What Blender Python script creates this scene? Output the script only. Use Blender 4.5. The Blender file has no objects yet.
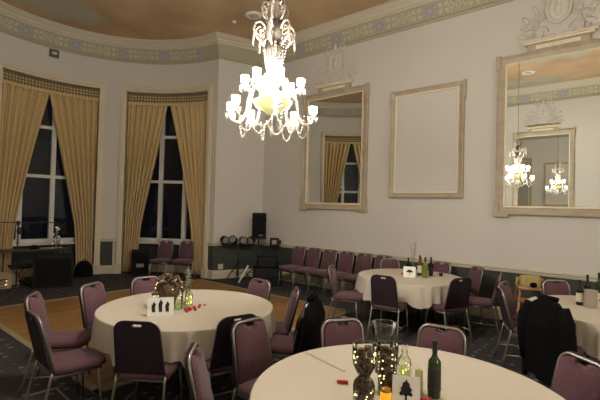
import bpy, bmesh, math, random
from mathutils import Vector, Matrix
random.seed(7)
PI = math.pi
S = bpy.context.scene
COL = S.collection

# ------------------------------------------------------------------ camera, world, exposure
cam = bpy.data.cameras.new('camera'); co = bpy.data.objects.new('camera', cam); COL.objects.link(co)
cam.sensor_width = 36; cam.lens = 24.955; cam.clip_start = .02
Fv = Vector((0.765493, 0.643192, 0.017999)); Rv = Vector((0.642690, -0.765651, 0.026992)); Uv = Vector((-0.031142, 0.009095, 0.999474))
co.matrix_world = Matrix(((Rv.x, Uv.x, -Fv.x, 0), (Rv.y, Uv.y, -Fv.y, 0), (Rv.z, Uv.z, -Fv.z, 1.83), (0, 0, 0, 1)))
S.camera = co
W = bpy.data.worlds.new('night'); S.world = W; W.use_nodes = True
W.node_tree.nodes['Background'].inputs[0].default_value = (.0035, .0035, .0045, 1)
W.node_tree.nodes['Background'].inputs[1].default_value = 1
vs = S.view_settings; vs.view_transform = 'Standard'; vs.look = 'None'; vs.gamma = 1; vs.exposure = 0.0
try: vs.use_curve_mapping = False
except Exception: pass
LAMP = 535.0        # emission of the chandelier shades

# ------------------------------------------------------------------ materials
def mat(name, col, rough=.6, metal=0, spec=.5, emit=None, es=0, bump=None, vary=None, trans=0, ior=1.45, sheen=0):
    m = bpy.data.materials.new(name); m.use_nodes = True; nt = m.node_tree; b = nt.nodes['Principled BSDF']
    b.inputs['Base Color'].default_value = (*col, 1); b.inputs['Roughness'].default_value = rough
    b.inputs['Metallic'].default_value = metal; b.inputs['Specular IOR Level'].default_value = spec
    b.inputs['IOR'].default_value = ior
    if trans: b.inputs['Transmission Weight'].default_value = trans
    if sheen: b.inputs['Sheen Weight'].default_value = sheen
    if emit: b.inputs['Emission Color'].default_value = (*emit, 1); b.inputs['Emission Strength'].default_value = es
    if bump or vary:
        tc = nt.nodes.new('ShaderNodeTexCoord')
    if bump:
        n = nt.nodes.new('ShaderNodeTexNoise'); n.inputs['Scale'].default_value = bump[0]; n.inputs['Detail'].default_value = 4
        bp = nt.nodes.new('ShaderNodeBump'); bp.inputs['Strength'].default_value = bump[1]; bp.inputs['Distance'].default_value = .02
        nt.links.new(tc.outputs['Object'], n.inputs['Vector']); nt.links.new(n.outputs['Fac'], bp.inputs['Height']); nt.links.new(bp.outputs['Normal'], b.inputs['Normal'])
    if vary:   # (scale, second colour)
        n = nt.nodes.new('ShaderNodeTexNoise'); n.inputs['Scale'].default_value = vary[0]; n.inputs['Detail'].default_value = 5
        r = nt.nodes.new('ShaderNodeValToRGB'); r.color_ramp.elements[0].position = .35; r.color_ramp.elements[1].position = .65
        r.color_ramp.elements[0].color = (*col, 1); r.color_ramp.elements[1].color = (*vary[1], 1)
        nt.links.new(tc.outputs['Object'], n.inputs['Vector']); nt.links.new(n.outputs['Fac'], r.inputs['Fac']); nt.links.new(r.outputs['Color'], b.inputs['Base Color'])
    return m

M = {}
M['paint'] = mat('wall_paint', (.595, .57, .535), .75, spec=.3, vary=(.5, (.615, .59, .555)))
M['plaster'] = mat('plaster_relief', (.64, .60, .55), .8, spec=.2)
M['cream'] = mat('cream_gloss', (.57, .52, .41), .5)
M['trim'] = mat('cream_trim', (.68, .60, .46), .5)
M['white'] = mat('white_paint', (.66, .66, .64), .45)
M['dado'] = mat('dado_paint', (.055, .062, .056), .7, spec=.25)
M['frieze'] = mat('frieze_olive', (.40, .375, .27), .7)
M['motif'] = mat('motif_cream', (.54, .51, .39), .7)
M['violet'] = mat('motif_violet', (.36, .34, .41), .7)
M['frame'] = mat('frame_champagne', (.39, .33, .24), .45, vary=(6, (.47, .40, .30)), bump=(60, .15))
M['frame_edge'] = mat('frame_bead', (.78, .70, .54), .4)
M['mirror'] = mat('mirror_silver', (.88, .90, .87), .0, metal=1)
M['steel'] = mat('chair_steel', (.34, .32, .29), .38, metal=.8)
M['darkmetal'] = mat('black_metal', (.02, .02, .022), .4, metal=.3)
M['burg'] = mat('burgundy_fabric', (.088, .036, .052), .9, spec=.15, sheen=.15, vary=(180, (.14, .075, .095)), bump=(250, .15))
M['back'] = mat('back_shell', (.030, .017, .026), .75, spec=.25)
M['cloth'] = mat('table_linen', (.55, .49, .41), .9, spec=.2, bump=(2.6, .12), sheen=.1)
M['black'] = mat('black_case', (.006, .006, .007), .6, spec=.3)
M['coat'] = mat('black_wool', (.006, .006, .007), .95, spec=.1)
M['grille'] = mat('speaker_grille', (.007, .007, .008), .8, spec=.2, bump=(300, .4))
M['pine'] = mat('pine_cone', (.075, .045, .025), .8, bump=(70, 1.0), vary=(40, (.16, .10, .055)))
M['glass'] = mat('clear_glass', (.95, 1, .96), .02, trans=1, ior=1.3)
M['green'] = mat('green_glass', (.02, .045, .012), .08)
M['lime'] = mat('lit_green_glass', (.33, .38, .12), .15, emit=(.72, .75, .22), es=.22)
M['olive'] = mat('olive_glass_glow', (.06, .075, .012), .1, emit=(.5, .6, .08), es=.12)  # lit look of the bottle put into the glass as a faint self-glow
M['darkglass'] = mat('dark_bottle', (.012, .010, .010), .1)
M['label'] = mat('paper_label', (.6, .56, .45), .7)
M['dlabel'] = mat('dark_label', (.02, .02, .02), .6)
M['foil'] = mat('bottle_foil', (.02, .02, .025), .3)
M['card'] = mat('card_white', (.80, .78, .72), .6)
M['ink'] = mat('ink_black', (.01, .01, .012), .7)
M['red'] = mat('red_gloss', (.45, .02, .015), .3)
M['fairy'] = mat('fairy_glow', (1, .9, .5), .5, emit=(1, .88, .42), es=2.6)
M['amber'] = mat('amber_glow', (.3, .13, .02), .3, emit=(1, .42, .02), es=.85)
M['shade'] = mat('glowing_shade', (1, .95, .85), .5, emit=(1, .93, .80), es=LAMP)
M['gilt'] = mat('pale_gilt', (.17, .14, .12), .3, metal=.3, bump=(90, .4))
M['gilt2'] = mat('pale_gilt_scroll', (.42, .36, .31), .35, metal=.2)
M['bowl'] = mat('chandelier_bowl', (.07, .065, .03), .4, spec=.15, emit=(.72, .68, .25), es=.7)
M['straw'] = mat('yellow_cushion', (.42, .33, .13), .8, bump=(40, .5))
M['pine_wood'] = mat('pale_wood', (.55, .30, .12), .5)
M['sack'] = mat('beige_canvas', (.33, .26, .19), .9)
M['silver'] = mat('brushed_silver', (.60, .58, .54), .3, metal=.9)
M['grey'] = mat('grey_plastic', (.10, .095, .08), .5)
M['lens'] = mat('lamp_lens', (.22, .22, .20), .2)
M['twig'] = mat('twig', (.24, .25, .19), .8)
M['wood_dark'] = mat('table_ply', (.07, .045, .03), .6)
M['fitting'] = mat('ceiling_white', (.8, .78, .72), .4)

def nodes(name, rough=.6, spec=.4):
    m = bpy.data.materials.new(name); m.use_nodes = True; nt = m.node_tree; b = nt.nodes['Principled BSDF']
    b.inputs['Roughness'].default_value = rough; b.inputs['Specular IOR Level'].default_value = spec
    N = lambda t, **k: (lambda n: ([setattr(n, a, v) for a, v in k.items()], n)[1])(nt.nodes.new(t))
    return m, nt, b, N
# window glass: see through to the night, with a reflection
m, nt, b, N = nodes('window_glass'); nt.nodes.remove(b)
tr = N('ShaderNodeBsdfTransparent'); tr.inputs[0].default_value = (.8, .85, .9, 1); gl = N('ShaderNodeBsdfGlossy'); gl.inputs['Roughness'].default_value = .02
fr = N('ShaderNodeFresnel'); fr.inputs[0].default_value = 1.45; mx = N('ShaderNodeMixShader')
nt.links.new(fr.outputs[0], mx.inputs[0]); nt.links.new(tr.outputs[0], mx.inputs[1]); nt.links.new(gl.outputs[0], mx.inputs[2])
nt.links.new(mx.outputs[0], nt.nodes['Material Output'].inputs[0]); M['pane'] = m
# thin vase glass
m, nt, b, N = nodes('thin_glass'); nt.nodes.remove(b)
tr = N('ShaderNodeBsdfTransparent'); tr.inputs[0].default_value = (.93, .96, .90, 1); gl = N('ShaderNodeBsdfGlossy'); gl.inputs['Roughness'].default_value = .04
fr = N('ShaderNodeFresnel'); fr.inputs[0].default_value = 1.5; mx = N('ShaderNodeMixShader')
nt.links.new(fr.outputs[0], mx.inputs[0]); nt.links.new(tr.outputs[0], mx.inputs[1]); nt.links.new(gl.outputs[0], mx.inputs[2])
nt.links.new(mx.outputs[0], nt.nodes['Material Output'].inputs[0]); M['thin'] = m
m, nt, b, N = nodes('crystal', .2, .4); b.inputs['Base Color'].default_value = (.30, .28, .25, 1)
tr = N('ShaderNodeBsdfTransparent'); tr.inputs[0].default_value = (.95, .95, .95, 1); mx = N('ShaderNodeMixShader'); mx.inputs[0].default_value = .5
nt.links.new(tr.outputs[0], mx.inputs[1]); nt.links.new(b.outputs[0], mx.inputs[2]); nt.links.new(mx.outputs[0], nt.nodes['Material Output'].inputs[0]); M['crystal'] = m
# carpet: dark slate with rows of small pale flecks
m, nt, b, N = nodes('carpet', .95, .15)
tc = N('ShaderNodeTexCoord'); vo = N('ShaderNodeTexVoronoi'); vo.inputs['Scale'].default_value = 6.5; vo.inputs['Randomness'].default_value = .25
rp = N('ShaderNodeValToRGB'); rp.color_ramp.elements[0].position = .14; rp.color_ramp.elements[0].color = (.25, .255, .26, 1)
rp.color_ramp.elements[1].position = .20; rp.color_ramp.elements[1].color = (.075, .072, .080, 1)
no = N('ShaderNodeTexNoise'); no.inputs['Scale'].default_value = 90
mm = N('ShaderNodeMixRGB', blend_type='MULTIPLY'); mm.inputs[0].default_value = .6
bp = N('ShaderNodeBump'); bp.inputs['Strength'].default_value = .4
nt.links.new(tc.outputs['Object'], vo.inputs['Vector']); nt.links.new(vo.outputs['Distance'], rp.inputs[0]); nt.links.new(tc.outputs['Object'], no.inputs['Vector'])
nt.links.new(rp.outputs[0], mm.inputs[1]); nt.links.new(no.outputs['Color'], mm.inputs[2]); nt.links.new(mm.outputs[0], b.inputs['Base Color'])
nt.links.new(no.outputs['Fac'], bp.inputs['Height']); nt.links.new(bp.outputs[0], b.inputs['Normal']); M['carpet'] = m
# parquet: brick pattern of oak strips
m, nt, b, N = nodes('parquet', .42, .4)
tc = N('ShaderNodeTexCoord'); br = N('ShaderNodeTexBrick'); br.inputs['Scale'].default_value = 1; br.inputs['Brick Width'].default_value = .9; br.inputs['Row Height'].default_value = .11
br.inputs['Mortar Size'].default_value = .002; br.inputs['Color1'].default_value = (.36, .20, .065, 1); br.inputs['Color2'].default_value = (.25, .125, .038, 1); br.inputs['Mortar'].default_value = (.08, .04, .02, 1)
no = N('ShaderNodeTexNoise'); no.inputs['Scale'].default_value = 5; mp = N('ShaderNodeMapping'); mp.inputs['Scale'].default_value = (1, 9, 1)
mm = N('ShaderNodeMixRGB', blend_type='OVERLAY'); mm.inputs[0].default_value = .5
nt.links.new(tc.outputs['Object'], br.inputs['Vector']); nt.links.new(tc.outputs['Object'], mp.inputs[0]); nt.links.new(mp.outputs[0], no.inputs['Vector'])
nt.links.new(br.outputs['Color'], mm.inputs[1]); nt.links.new(no.outputs['Fac'], mm.inputs[2]); nt.links.new(mm.outputs[0], b.inputs['Base Color']); M['parquet'] = m
# painted ceiling: ochre clouds with a few washed blue patches
m, nt, b, N = nodes('painted_ceiling', .8, .2)
tc = N('ShaderNodeTexCoord'); n1 = N('ShaderNodeTexNoise'); n1.inputs['Scale'].default_value = .8; n1.inputs['Detail'].default_value = 6
r1 = N('ShaderNodeValToRGB'); e = r1.color_ramp.elements; e[0].position = .3; e[0].color = (.42, .28, .165, 1); e[1].position = .7; e[1].color = (.60, .43, .27, 1)
n2 = N('ShaderNodeTexNoise'); n2.inputs['Scale'].default_value = .55; n2.inputs['Detail'].default_value = 3; mp = N('ShaderNodeMapping'); mp.inputs['Location'].default_value = (3.4, 1.9, 0)
r2 = N('ShaderNodeValToRGB'); e = r2.color_ramp.elements; e[0].position = .56; e[0].color = (0, 0, 0, 1); e[1].position = .66; e[1].color = (1, 1, 1, 1)
mm = N('ShaderNodeMixRGB'); mm.inputs[2].default_value = (.44, .43, .34, 1)
nt.links.new(tc.outputs['Object'], n1.inputs['Vector']); nt.links.new(n1.outputs['Fac'], r1.inputs[0]); nt.links.new(tc.outputs['Object'], mp.inputs[0]); nt.links.new(mp.outputs[0], n2.inputs['Vector'])
nt.links.new(n2.outputs['Fac'], r2.inputs[0]); nt.links.new(r2.outputs[0], mm.inputs[0]); nt.links.new(r1.outputs[0], mm.inputs[1]); nt.links.new(mm.outputs[0], b.inputs['Base Color']); M['ceiling'] = m
# curtain: gold cloth with woven vertical stripes (uv.x runs across the cloth)
m, nt, b, N = nodes('gold_curtain', .7, .3)
uv = N('ShaderNodeUVMap'); wv = N('ShaderNodeTexWave', wave_type='BANDS', bands_direction='X'); wv.inputs['Scale'].default_value = 9; wv.inputs['Distortion'].default_value = .3
rp = N('ShaderNodeValToRGB'); e = rp.color_ramp.elements; e[0].color = (.52, .375, .175, 1); e[1].color = (.68, .53, .29, 1)
b.inputs['Sheen Weight'].default_value = .2
nt.links.new(uv.outputs[0], wv.inputs['Vector']); nt.links.new(wv.outputs['Fac'], rp.inputs[0]); nt.links.new(rp.outputs[0], b.inputs['Base Color']); M['curtain'] = m
# valance: patterned band
m, nt, b, N = nodes('valance_cloth', .8, .3)
uv = N('ShaderNodeUVMap'); vo = N('ShaderNodeTexVoronoi'); vo.inputs['Scale'].default_value = 14; vo.inputs['Randomness'].default_value = .1
rp = N('ShaderNodeValToRGB'); e = rp.color_ramp.elements; e[0].position = .25; e[0].color = (.52, .44, .26, 1); e[1].position = .4; e[1].color = (.20, .14, .06, 1)
nt.links.new(uv.outputs[0], vo.inputs['Vector']); nt.links.new(vo.outputs['Distance'], rp.inputs[0]); nt.links.new(rp.outputs[0], b.inputs['Base Color']); M['valance'] = m

# ------------------------------------------------------------------ mesh helpers
class MB:
    def __init__(s): s.bm = bmesh.new(); s.uv = None; s.mi = 0
    def face(s, vs, mi=None, smooth=True):
        try: f = s.bm.faces.new(vs)
        except ValueError: return None
        f.material_index = s.mi if mi is None else mi; f.smooth = smooth; return f
    def box(s, c, d, rz=0, M4=None, bevel=0):
        c = Vector(c); hx, hy, hz = d[0]/2, d[1]/2, d[2]/2; Rm = Matrix.Rotation(rz, 3, 'Z') if M4 is None else M4
        v = [s.bm.verts.new(c + Rm @ Vector((x*hx, y*hy, z*hz))) for x in (-1, 1) for y in (-1, 1) for z in (-1, 1)]
        fs = [s.face([v[i] for i in q], smooth=False) for q in ((0, 1, 3, 2), (4, 6, 7, 5), (0, 4, 5, 1), (2, 3, 7, 6), (0, 2, 6, 4), (1, 5, 7, 3))]
        if bevel:
            es = list({e for f in fs for e in f.edges})
            r = bmesh.ops.bevel(s.bm, geom=es, offset=bevel, segments=2, affect='EDGES', profile=.5)
            for f in r['faces']: f.material_index = s.mi; f.smooth = True
        return s
    def lathe(s, prof, c=(0, 0, 0), n=20, sx=1, sy=1, M4=None, cap=True):
        rings = []; c = Vector(c)
        for r, z in prof:
            ring = []
            for k in range(n):
                a = 2*PI*k/n; p = Vector((r*math.cos(a)*sx, r*math.sin(a)*sy, z))
                if M4 is not None: p = M4 @ p
                ring.append(s.bm.verts.new(c + p))
            rings.append(ring)
        for a, b in zip(rings, rings[1:]):
            for k in range(n): s.face([a[k], a[(k+1) % n], b[(k+1) % n], b[k]])
        if cap: s.face(rings[0][::-1], smooth=False); s.face(rings[-1], smooth=False)
        return s
    def tube(s, pts, r, n=8, closed=False, cap=True):
        pts = [Vector(p) for p in pts]; m = len(pts); rs = r if isinstance(r, (list, tuple)) else [r]*m
        rings = []; up = None
        for i, p in enumerate(pts):
            a = pts[(i-1) % m] if (closed or i > 0) else p; b = pts[(i+1) % m] if (closed or i < m-1) else p
            t = (b-a).normalized() if (b-a).length > 1e-9 else Vector((0, 0, 1))
            if up is None:
                up = Vector((0, 0, 1)) if abs(t.z) < .9 else Vector((1, 0, 0))
            x = up - t*up.dot(t)
            if x.length < 1e-6: x = t.orthogonal()
            x.normalize(); up = x; y = t.cross(x)
            rings.append([s.bm.verts.new(p + (x*math.cos(2*PI*k/n) + y*math.sin(2*PI*k/n))*rs[i]) for k in range(n)])
        prs = list(zip(rings, rings[1:])) + ([(rings[-1], rings[0])] if closed else [])
        for a, b in prs:
            for k in range(n): s.face([a[k], a[(k+1) % n], b[(k+1) % n], b[k]])
        if cap and not closed: s.face(rings[0][::-1]); s.face(rings[-1])
        return s
    def ball(s, c, r, seg=10, sz=1, sc=None):
        M4 = Matrix.Translation(c) @ Matrix.Diagonal((*(sc or (r, r, r*sz)), 1))
        res = bmesh.ops.create_uvsphere(s.bm, u_segments=seg, v_segments=max(4, seg//2+1), radius=1, matrix=M4)
        for v in res['verts']:
            for f in v.link_faces: f.material_index = s.mi; f.smooth = True
        return s
    def prism(s, out, y0, y1, fn):    # outline of (x, h) pairs between two depths, mapped through fn(x, depth, h)
        a = [s.bm.verts.new(fn(x, y0, h)) for x, h in out]; b = [s.bm.verts.new(fn(x, y1, h)) for x, h in out]
        s.face(a, smooth=False); s.face(b[::-1], smooth=False); n = len(out)
        for k in range(n): s.face([a[k], b[k], b[(k+1) % n], a[(k+1) % n]], smooth=False)
        return s
    def grid(s, fn, nu, nv, closed_u=False, uvfn=None):
        vsx = [[s.bm.verts.new(fn(i/nu, j/nv)) for j in range(nv+1)] for i in range(nu if closed_u else nu+1)]
        if uvfn and s.uv is None: s.uv = s.bm.loops.layers.uv.new('UVMap')
        for i in range(nu):
            for j in range(nv):
                i2 = (i+1) % len(vsx)
                f = s.face([vsx[i][j], vsx[i2][j], vsx[i2][j+1], vsx[i][j+1]])
                if uvfn and f:
                    for l, (a, b_) in zip(f.loops, ((i, j), (i+1, j), (i+1, j+1), (i, j+1))): l[s.uv].uv = uvfn(a/nu, b_/nv)
        return s
    def build(s, name, mats, parent=None, **kw):
        bmesh.ops.recalc_face_normals(s.bm, faces=s.bm.faces[:])
        me = bpy.data.meshes.new(name); s.bm.to_mesh(me); s.bm.free()
        o = bpy.data.objects.new(name, me); COL.objects.link(o)
        for m_ in (mats if isinstance(mats, (list, tuple)) else [mats]): me.materials.append(m_)
        if parent: o.parent = parent
        for k, v in kw.items(): o[k] = v
        return o
def tag(o, label=None, cat=None, group=None, kind=None):
    for k, v in (('label', label), ('category', cat), ('group', group), ('kind', kind)):
        if v: o[k] = v
        elif k in o: del o[k]
    return o
def empty(name, loc=(0, 0, 0), rz=0):
    o = bpy.data.objects.new(name, None); o.empty_display_size = .1; COL.objects.link(o); o.location = loc; o.rotation_euler = (0, 0, rz); return o
def struct(mb, name, mats, parent=None, **kw):
    o = mb.build(name, mats, parent, **kw)
    if not parent: o['kind'] = 'structure'
    return o
def copy_tree(o, parent=None):
    c = o.copy(); COL.objects.link(c); c.parent = parent
    for ch in list(o.children): copy_tree(ch, c)
    return c

# ------------------------------------------------------------------ room shell
XL, XR, YB = -.45, 7.77, -6.0
CX, CY, RA = 3.57, 8.05, 3.0
HC, HCEIL = 5.55, 6.03
def pol(a, r=RA, z=0): return Vector((CX + r*math.cos(math.radians(a)), CY + r*math.sin(math.radians(a)), z))
A0, A1 = 175.5, 4.5
WINS = [(66.4, 107.0), (10.5, 54.1), (123.0, 166.6)]       # openings in degrees
ZT, ZS = 4.73, .80
def arc(a, b, step=2.0):
    n = max(1, round(abs(b-a)/step)); return [a+(b-a)*i/n for i in range(n+1)]

bm = MB(); P0 = pol(A0); P1 = pol(A1)
room = [Vector((XL, YB, 0)), Vector((XL, 7.85, 0))] + [pol(a) for a in arc(A0, A1)] + [Vector((XR, 7.81, 0)), Vector((XR, YB, 0))]
bm.box((3.6, 2.6, -.05), (9.6, 18.4, .1)); struct(bm, 'floor', M['carpet'])
bm = MB(); bm.box((3.6, 2.6, HCEIL+.05), (9.6, 18.4, .1)); struct(bm, 'ceiling', M['ceiling'])

def wallseg(mb, a, b, nrm, t=.12, zt=HC+.5):
    # inner skin in three bands (skirting zone, dark dado, paint) plus an outer skin
    a, b = Vector(a), Vector(b); o = nrm*-t
    for z0, z1, mi in ((0, .2, 0), (.2, .84, 1), (.84, zt, 0)):
        v = [mb.bm.verts.new(p) for p in (a+Vector((0, 0, z0)), b+Vector((0, 0, z0)), b+Vector((0, 0, z1)), a+Vector((0, 0, z1)))]; mb.face(v, mi, False)
    v = [mb.bm.verts.new(p) for p in (a+o, b+o, b+o+Vector((0, 0, zt)), a+o+Vector((0, 0, zt)))]; mb.face(v, 0, False)
for nm, a, b, nr in (('wall_left', (XL, YB, 0), (XL, 7.85, 0), (1, 0, 0)), ('wall_right', (XR, 7.81, 0), (XR, YB, 0), (-1, 0, 0)),
                     ('wall_back', (XR, YB, 0), (XL, YB, 0), (0, 1, 0)), ('wall_end_left', (XL, 7.85, 0), P0, (.3, -.95, 0)), ('wall_end_right', P1, (XR, 7.81, 0), (-.35, -.93, 0))):
    mb = MB(); wallseg(mb, a, b, Vector(nr)); struct(mb, nm, [M['paint'], M['dado']])
# apse wall with the three openings cut to the floor
mb = MB()
cuts = sorted(set([A0, A1] + [x for w in WINS for x in w] + [a for a in range(6, 175, 2)]))
for a, b in zip(cuts, cuts[1:]):
    mid = (a+b)/2; inw = any(w[0] < mid < w[1] for w in WINS)
    bands = [(ZT, HC+.5, 0)] if inw else [(0, .2, 0), (.2, .84, 1), (.84, ZT, 0), (ZT, HC+.5, 0)]
    for z0, z1, mi in bands:
        mb.face([mb.bm.verts.new(p) for p in (pol(a, RA, z0), pol(b, RA, z0), pol(b, RA, z1), pol(a, RA, z1))], mi, True)
        mb.face([mb.bm.verts.new(p) for p in (pol(a, RA+.75, z0), pol(b, RA+.75, z0), pol(b, RA+.75, z1), pol(a, RA+.75, z1))], 0, True)
    if inw: mb.face([mb.bm.verts.new(p) for p in (pol(a, RA, ZT), pol(b, RA, ZT), pol(b, RA+.75, ZT), pol(a, RA+.75, ZT))], 0, False)
for w in WINS:
    for a in w: mb.face([mb.bm.verts.new(p) for p in (pol(a, RA, 0), pol(a, RA+.75, 0), pol(a, RA+.75, ZT), pol(a, RA, ZT))], 0, False)
bmesh.ops.remove_doubles(mb.bm, verts=mb.bm.verts[:], dist=.0005)
for e in mb.bm.edges:
    if len(e.link_faces) == 2 and e.calc_face_angle() > .3: e.smooth = False
    if len(e.link_faces) > 2: e.smooth = False
struct(mb, 'wall_apse', [M['paint'], M['dado']])

# dance floor, flush oak with an aluminium edge strip
mb = MB(); x0, x1, y0, y1 = 1.87, 6.26, 4.05, 8.36
mb.box(((x0+x1)/2, (y0+y1)/2, .006), (x1-x0, y1-y0, .012)); mb.mi = 1
for c, d in ((((x0+x1)/2, y0, .008), (x1-x0+.08, .08, .016)), (((x0+x1)/2, y1, .008), (x1-x0+.08, .08, .016)), ((x0, (y0+y1)/2, .008), (.08, y1-y0+.08, .016)), ((x1, (y0+y1)/2, .008), (.08, y1-y0+.08, .016))): mb.box(c, d)
o = mb.build('dance_floor', [M['parquet'], mat('edge_strip', (.34, .29, .20), .4)]); tag(o, kind='structure')
o.name = 'floor_dance'

def sweep(name, path, prof, m, closed=False, smooth=False):
    # profile points are (offset into the room, z)
    n = len(path); cols = []
    for i, p in enumerate(path):
        a = path[i-1] if (i > 0 or closed) else None; b = path[(i+1) % n] if (i < n-1 or closed) else None
        ns = []
        if a is not None: d = (p-a).normalized(); ns.append(Vector((d.y, -d.x, 0)))
        if b is not None: d = (b-p).normalized(); ns.append(Vector((d.y, -d.x, 0)))
        nn = sum(ns, Vector()).normalized(); k = 1/max(.35, nn.dot(ns[0])); cols.append((p, nn*k))
    mb = MB(); vv = [[mb.bm.verts.new(Vector((p.x, p.y, 0)) + q*o + Vector((0, 0, z))) for o, z in prof] for p, q in cols]
    rng = range(n if closed else n-1)
    for i in rng:
        A, B = vv[i], vv[(i+1) % n]
        for j in range(len(prof)-1): mb.face([A[j], B[j], B[j+1], A[j+1]], 0, smooth)
    if not closed:
        for c in (vv[0], vv[-1]): mb.face(c, 0, False)
    return struct(mb, name, m)
sweep('trim_1', room, [(0, 5.50), (.03, 5.50), (.05, 5.54), (.03, 5.57), (.02, 5.57), (.13, 5.84), (.10, 5.9)], M['frieze'], True)
sweep('trim_2', room, [(.10, 5.84), (.16, 5.835), (.17, 5.87), (.20, 5.88), (.22, 5.93), (.27, 5.96), (.29, 5.99), (.32, 6.0), (.32, 6.03), (.2, 6.03)], M['cream'], True)

RAIL = [(0, .82), (.025, .82), (.035, .845), (.03, .86), (.05, .875), (.05, .895), (0, .905)]
BASE = [(0, 0), (.035, 0), (.035, .17), (.02, .20), (0, .21)]
segs = [[Vector((XL, YB, 0)), Vector((XL, 7.85, 0))] + [pol(a) for a in arc(A0, 166.6+2.9)],
        [pol(a) for a in arc(123-2.9, 107+2.9)], [pol(a) for a in arc(66.4-2.9, 54.1+2.9)],
        [pol(a) for a in arc(10.5-2.9, A1)] + [Vector((XR, 7.81, 0)), Vector((XR, YB, 0)), Vector((XL, YB, 0))]]
for i, sg in enumerate(segs):
    sweep('trim_%d' % (3+i), sg, RAIL, M['cream'])
    sweep('baseboard_%s' % ('left', 'apse_left', 'apse_right', 'right')[i], sg, BASE, M['white'] if 0 else M['cream'])
# cream stiles beside the dark dado panel between the windows
for i, (a, b) in enumerate(((109.9, 111.3), (118.6, 120.1), (57.0, 58.2))):
    mb = MB(); mb.grid(lambda u, v: pol(a+(b-a)*u, RA-.02, .2+.64*v), 2, 1); struct(mb, 'trim_%d' % (7+i), M['cream'])

# frieze ornament: violet medallions and cream four-petal flowers
def petals(mb, fn, n, r0, r1, w, ph=0):
    for k in range(n):
        a = 2*PI*k/n + ph; d = (math.cos(a), math.sin(a)); q = (-d[1], d[0])
        pts = [(d[0]*r0, d[1]*r0), (d[0]*(r0+r1)*.55+q[0]*w, d[1]*(r0+r1)*.55+q[1]*w), (d[0]*r1, d[1]*r1), (d[0]*(r0+r1)*.55-q[0]*w, d[1]*(r0+r1)*.55-q[1]*w)]
        mb.face([mb.bm.verts.new(fn(x, y)) for x, y in pts], smooth=False)
def ringf(mb, fn, r0, r1, n=18):
    a = [mb.bm.verts.new(fn(r0*math.cos(2*PI*k/n), r0*math.sin(2*PI*k/n))) for k in range(n)]; b = [mb.bm.verts.new(fn(r1*math.cos(2*PI*k/n), r1*math.sin(2*PI*k/n))) for k in range(n)]
    for k in range(n): mb.face([a[k], a[(k+1) % n], b[(k+1) % n], b[k]], smooth=False)
def frieze(name, place, n):      # place(u, v): u metres along the wall, v up the sloping face
    mb = MB()
    for i in range(n):
        u0 = i*1.1
        mb.mi = 1; petals(mb, lambda x, y: place(u0+x, y), 8, .02, .135, .045)
        mb.mi = 0; ringf(mb, lambda x, y: place(u0+x, y), .0, .028, 8); petals(mb, lambda x, y: place(u0+x, y), 8, .09, .14, .012, PI/8)
        for du in (.27, .83):
            petals(mb, lambda x, y: place(u0+du+x, y), 4, .02, .14, .04, PI/4)
        for du in (.42, .55, .68):
            ringf(mb, lambda x, y: place(u0+du+x, y), .035, .055, 10); petals(mb, lambda x, y: place(u0+du+x, y), 2, .05, .10, .018, PI/2)
    struct(mb, name, [M['motif'], M['violet']])
sl = Vector((.11, .27)).normalized()
def slope(v): return .075 + .008 + sl.x*v*1.0, 5.705 + sl.y*v
frieze('trim_11', lambda u, v: Vector((XR-slope(v)[0], -5.5+u, slope(v)[1])), 12)
frieze('trim_12', lambda u, v: Vector((XL+slope(v)[0], -5.5+u, slope(v)[1])), 12)
frieze('trim_13', lambda u, v: pol(14.7+math.degrees(u/3.0)*1.0, RA-slope(v)[0], slope(v)[1]), 8)
frieze('trim_14', lambda u, v: (lambda o, z: Vector((P1.x+.05+u, P1.y-u*.39-o*1.05, z)))(*slope(v)) if 1 else None, 1) if 0 else None

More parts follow.
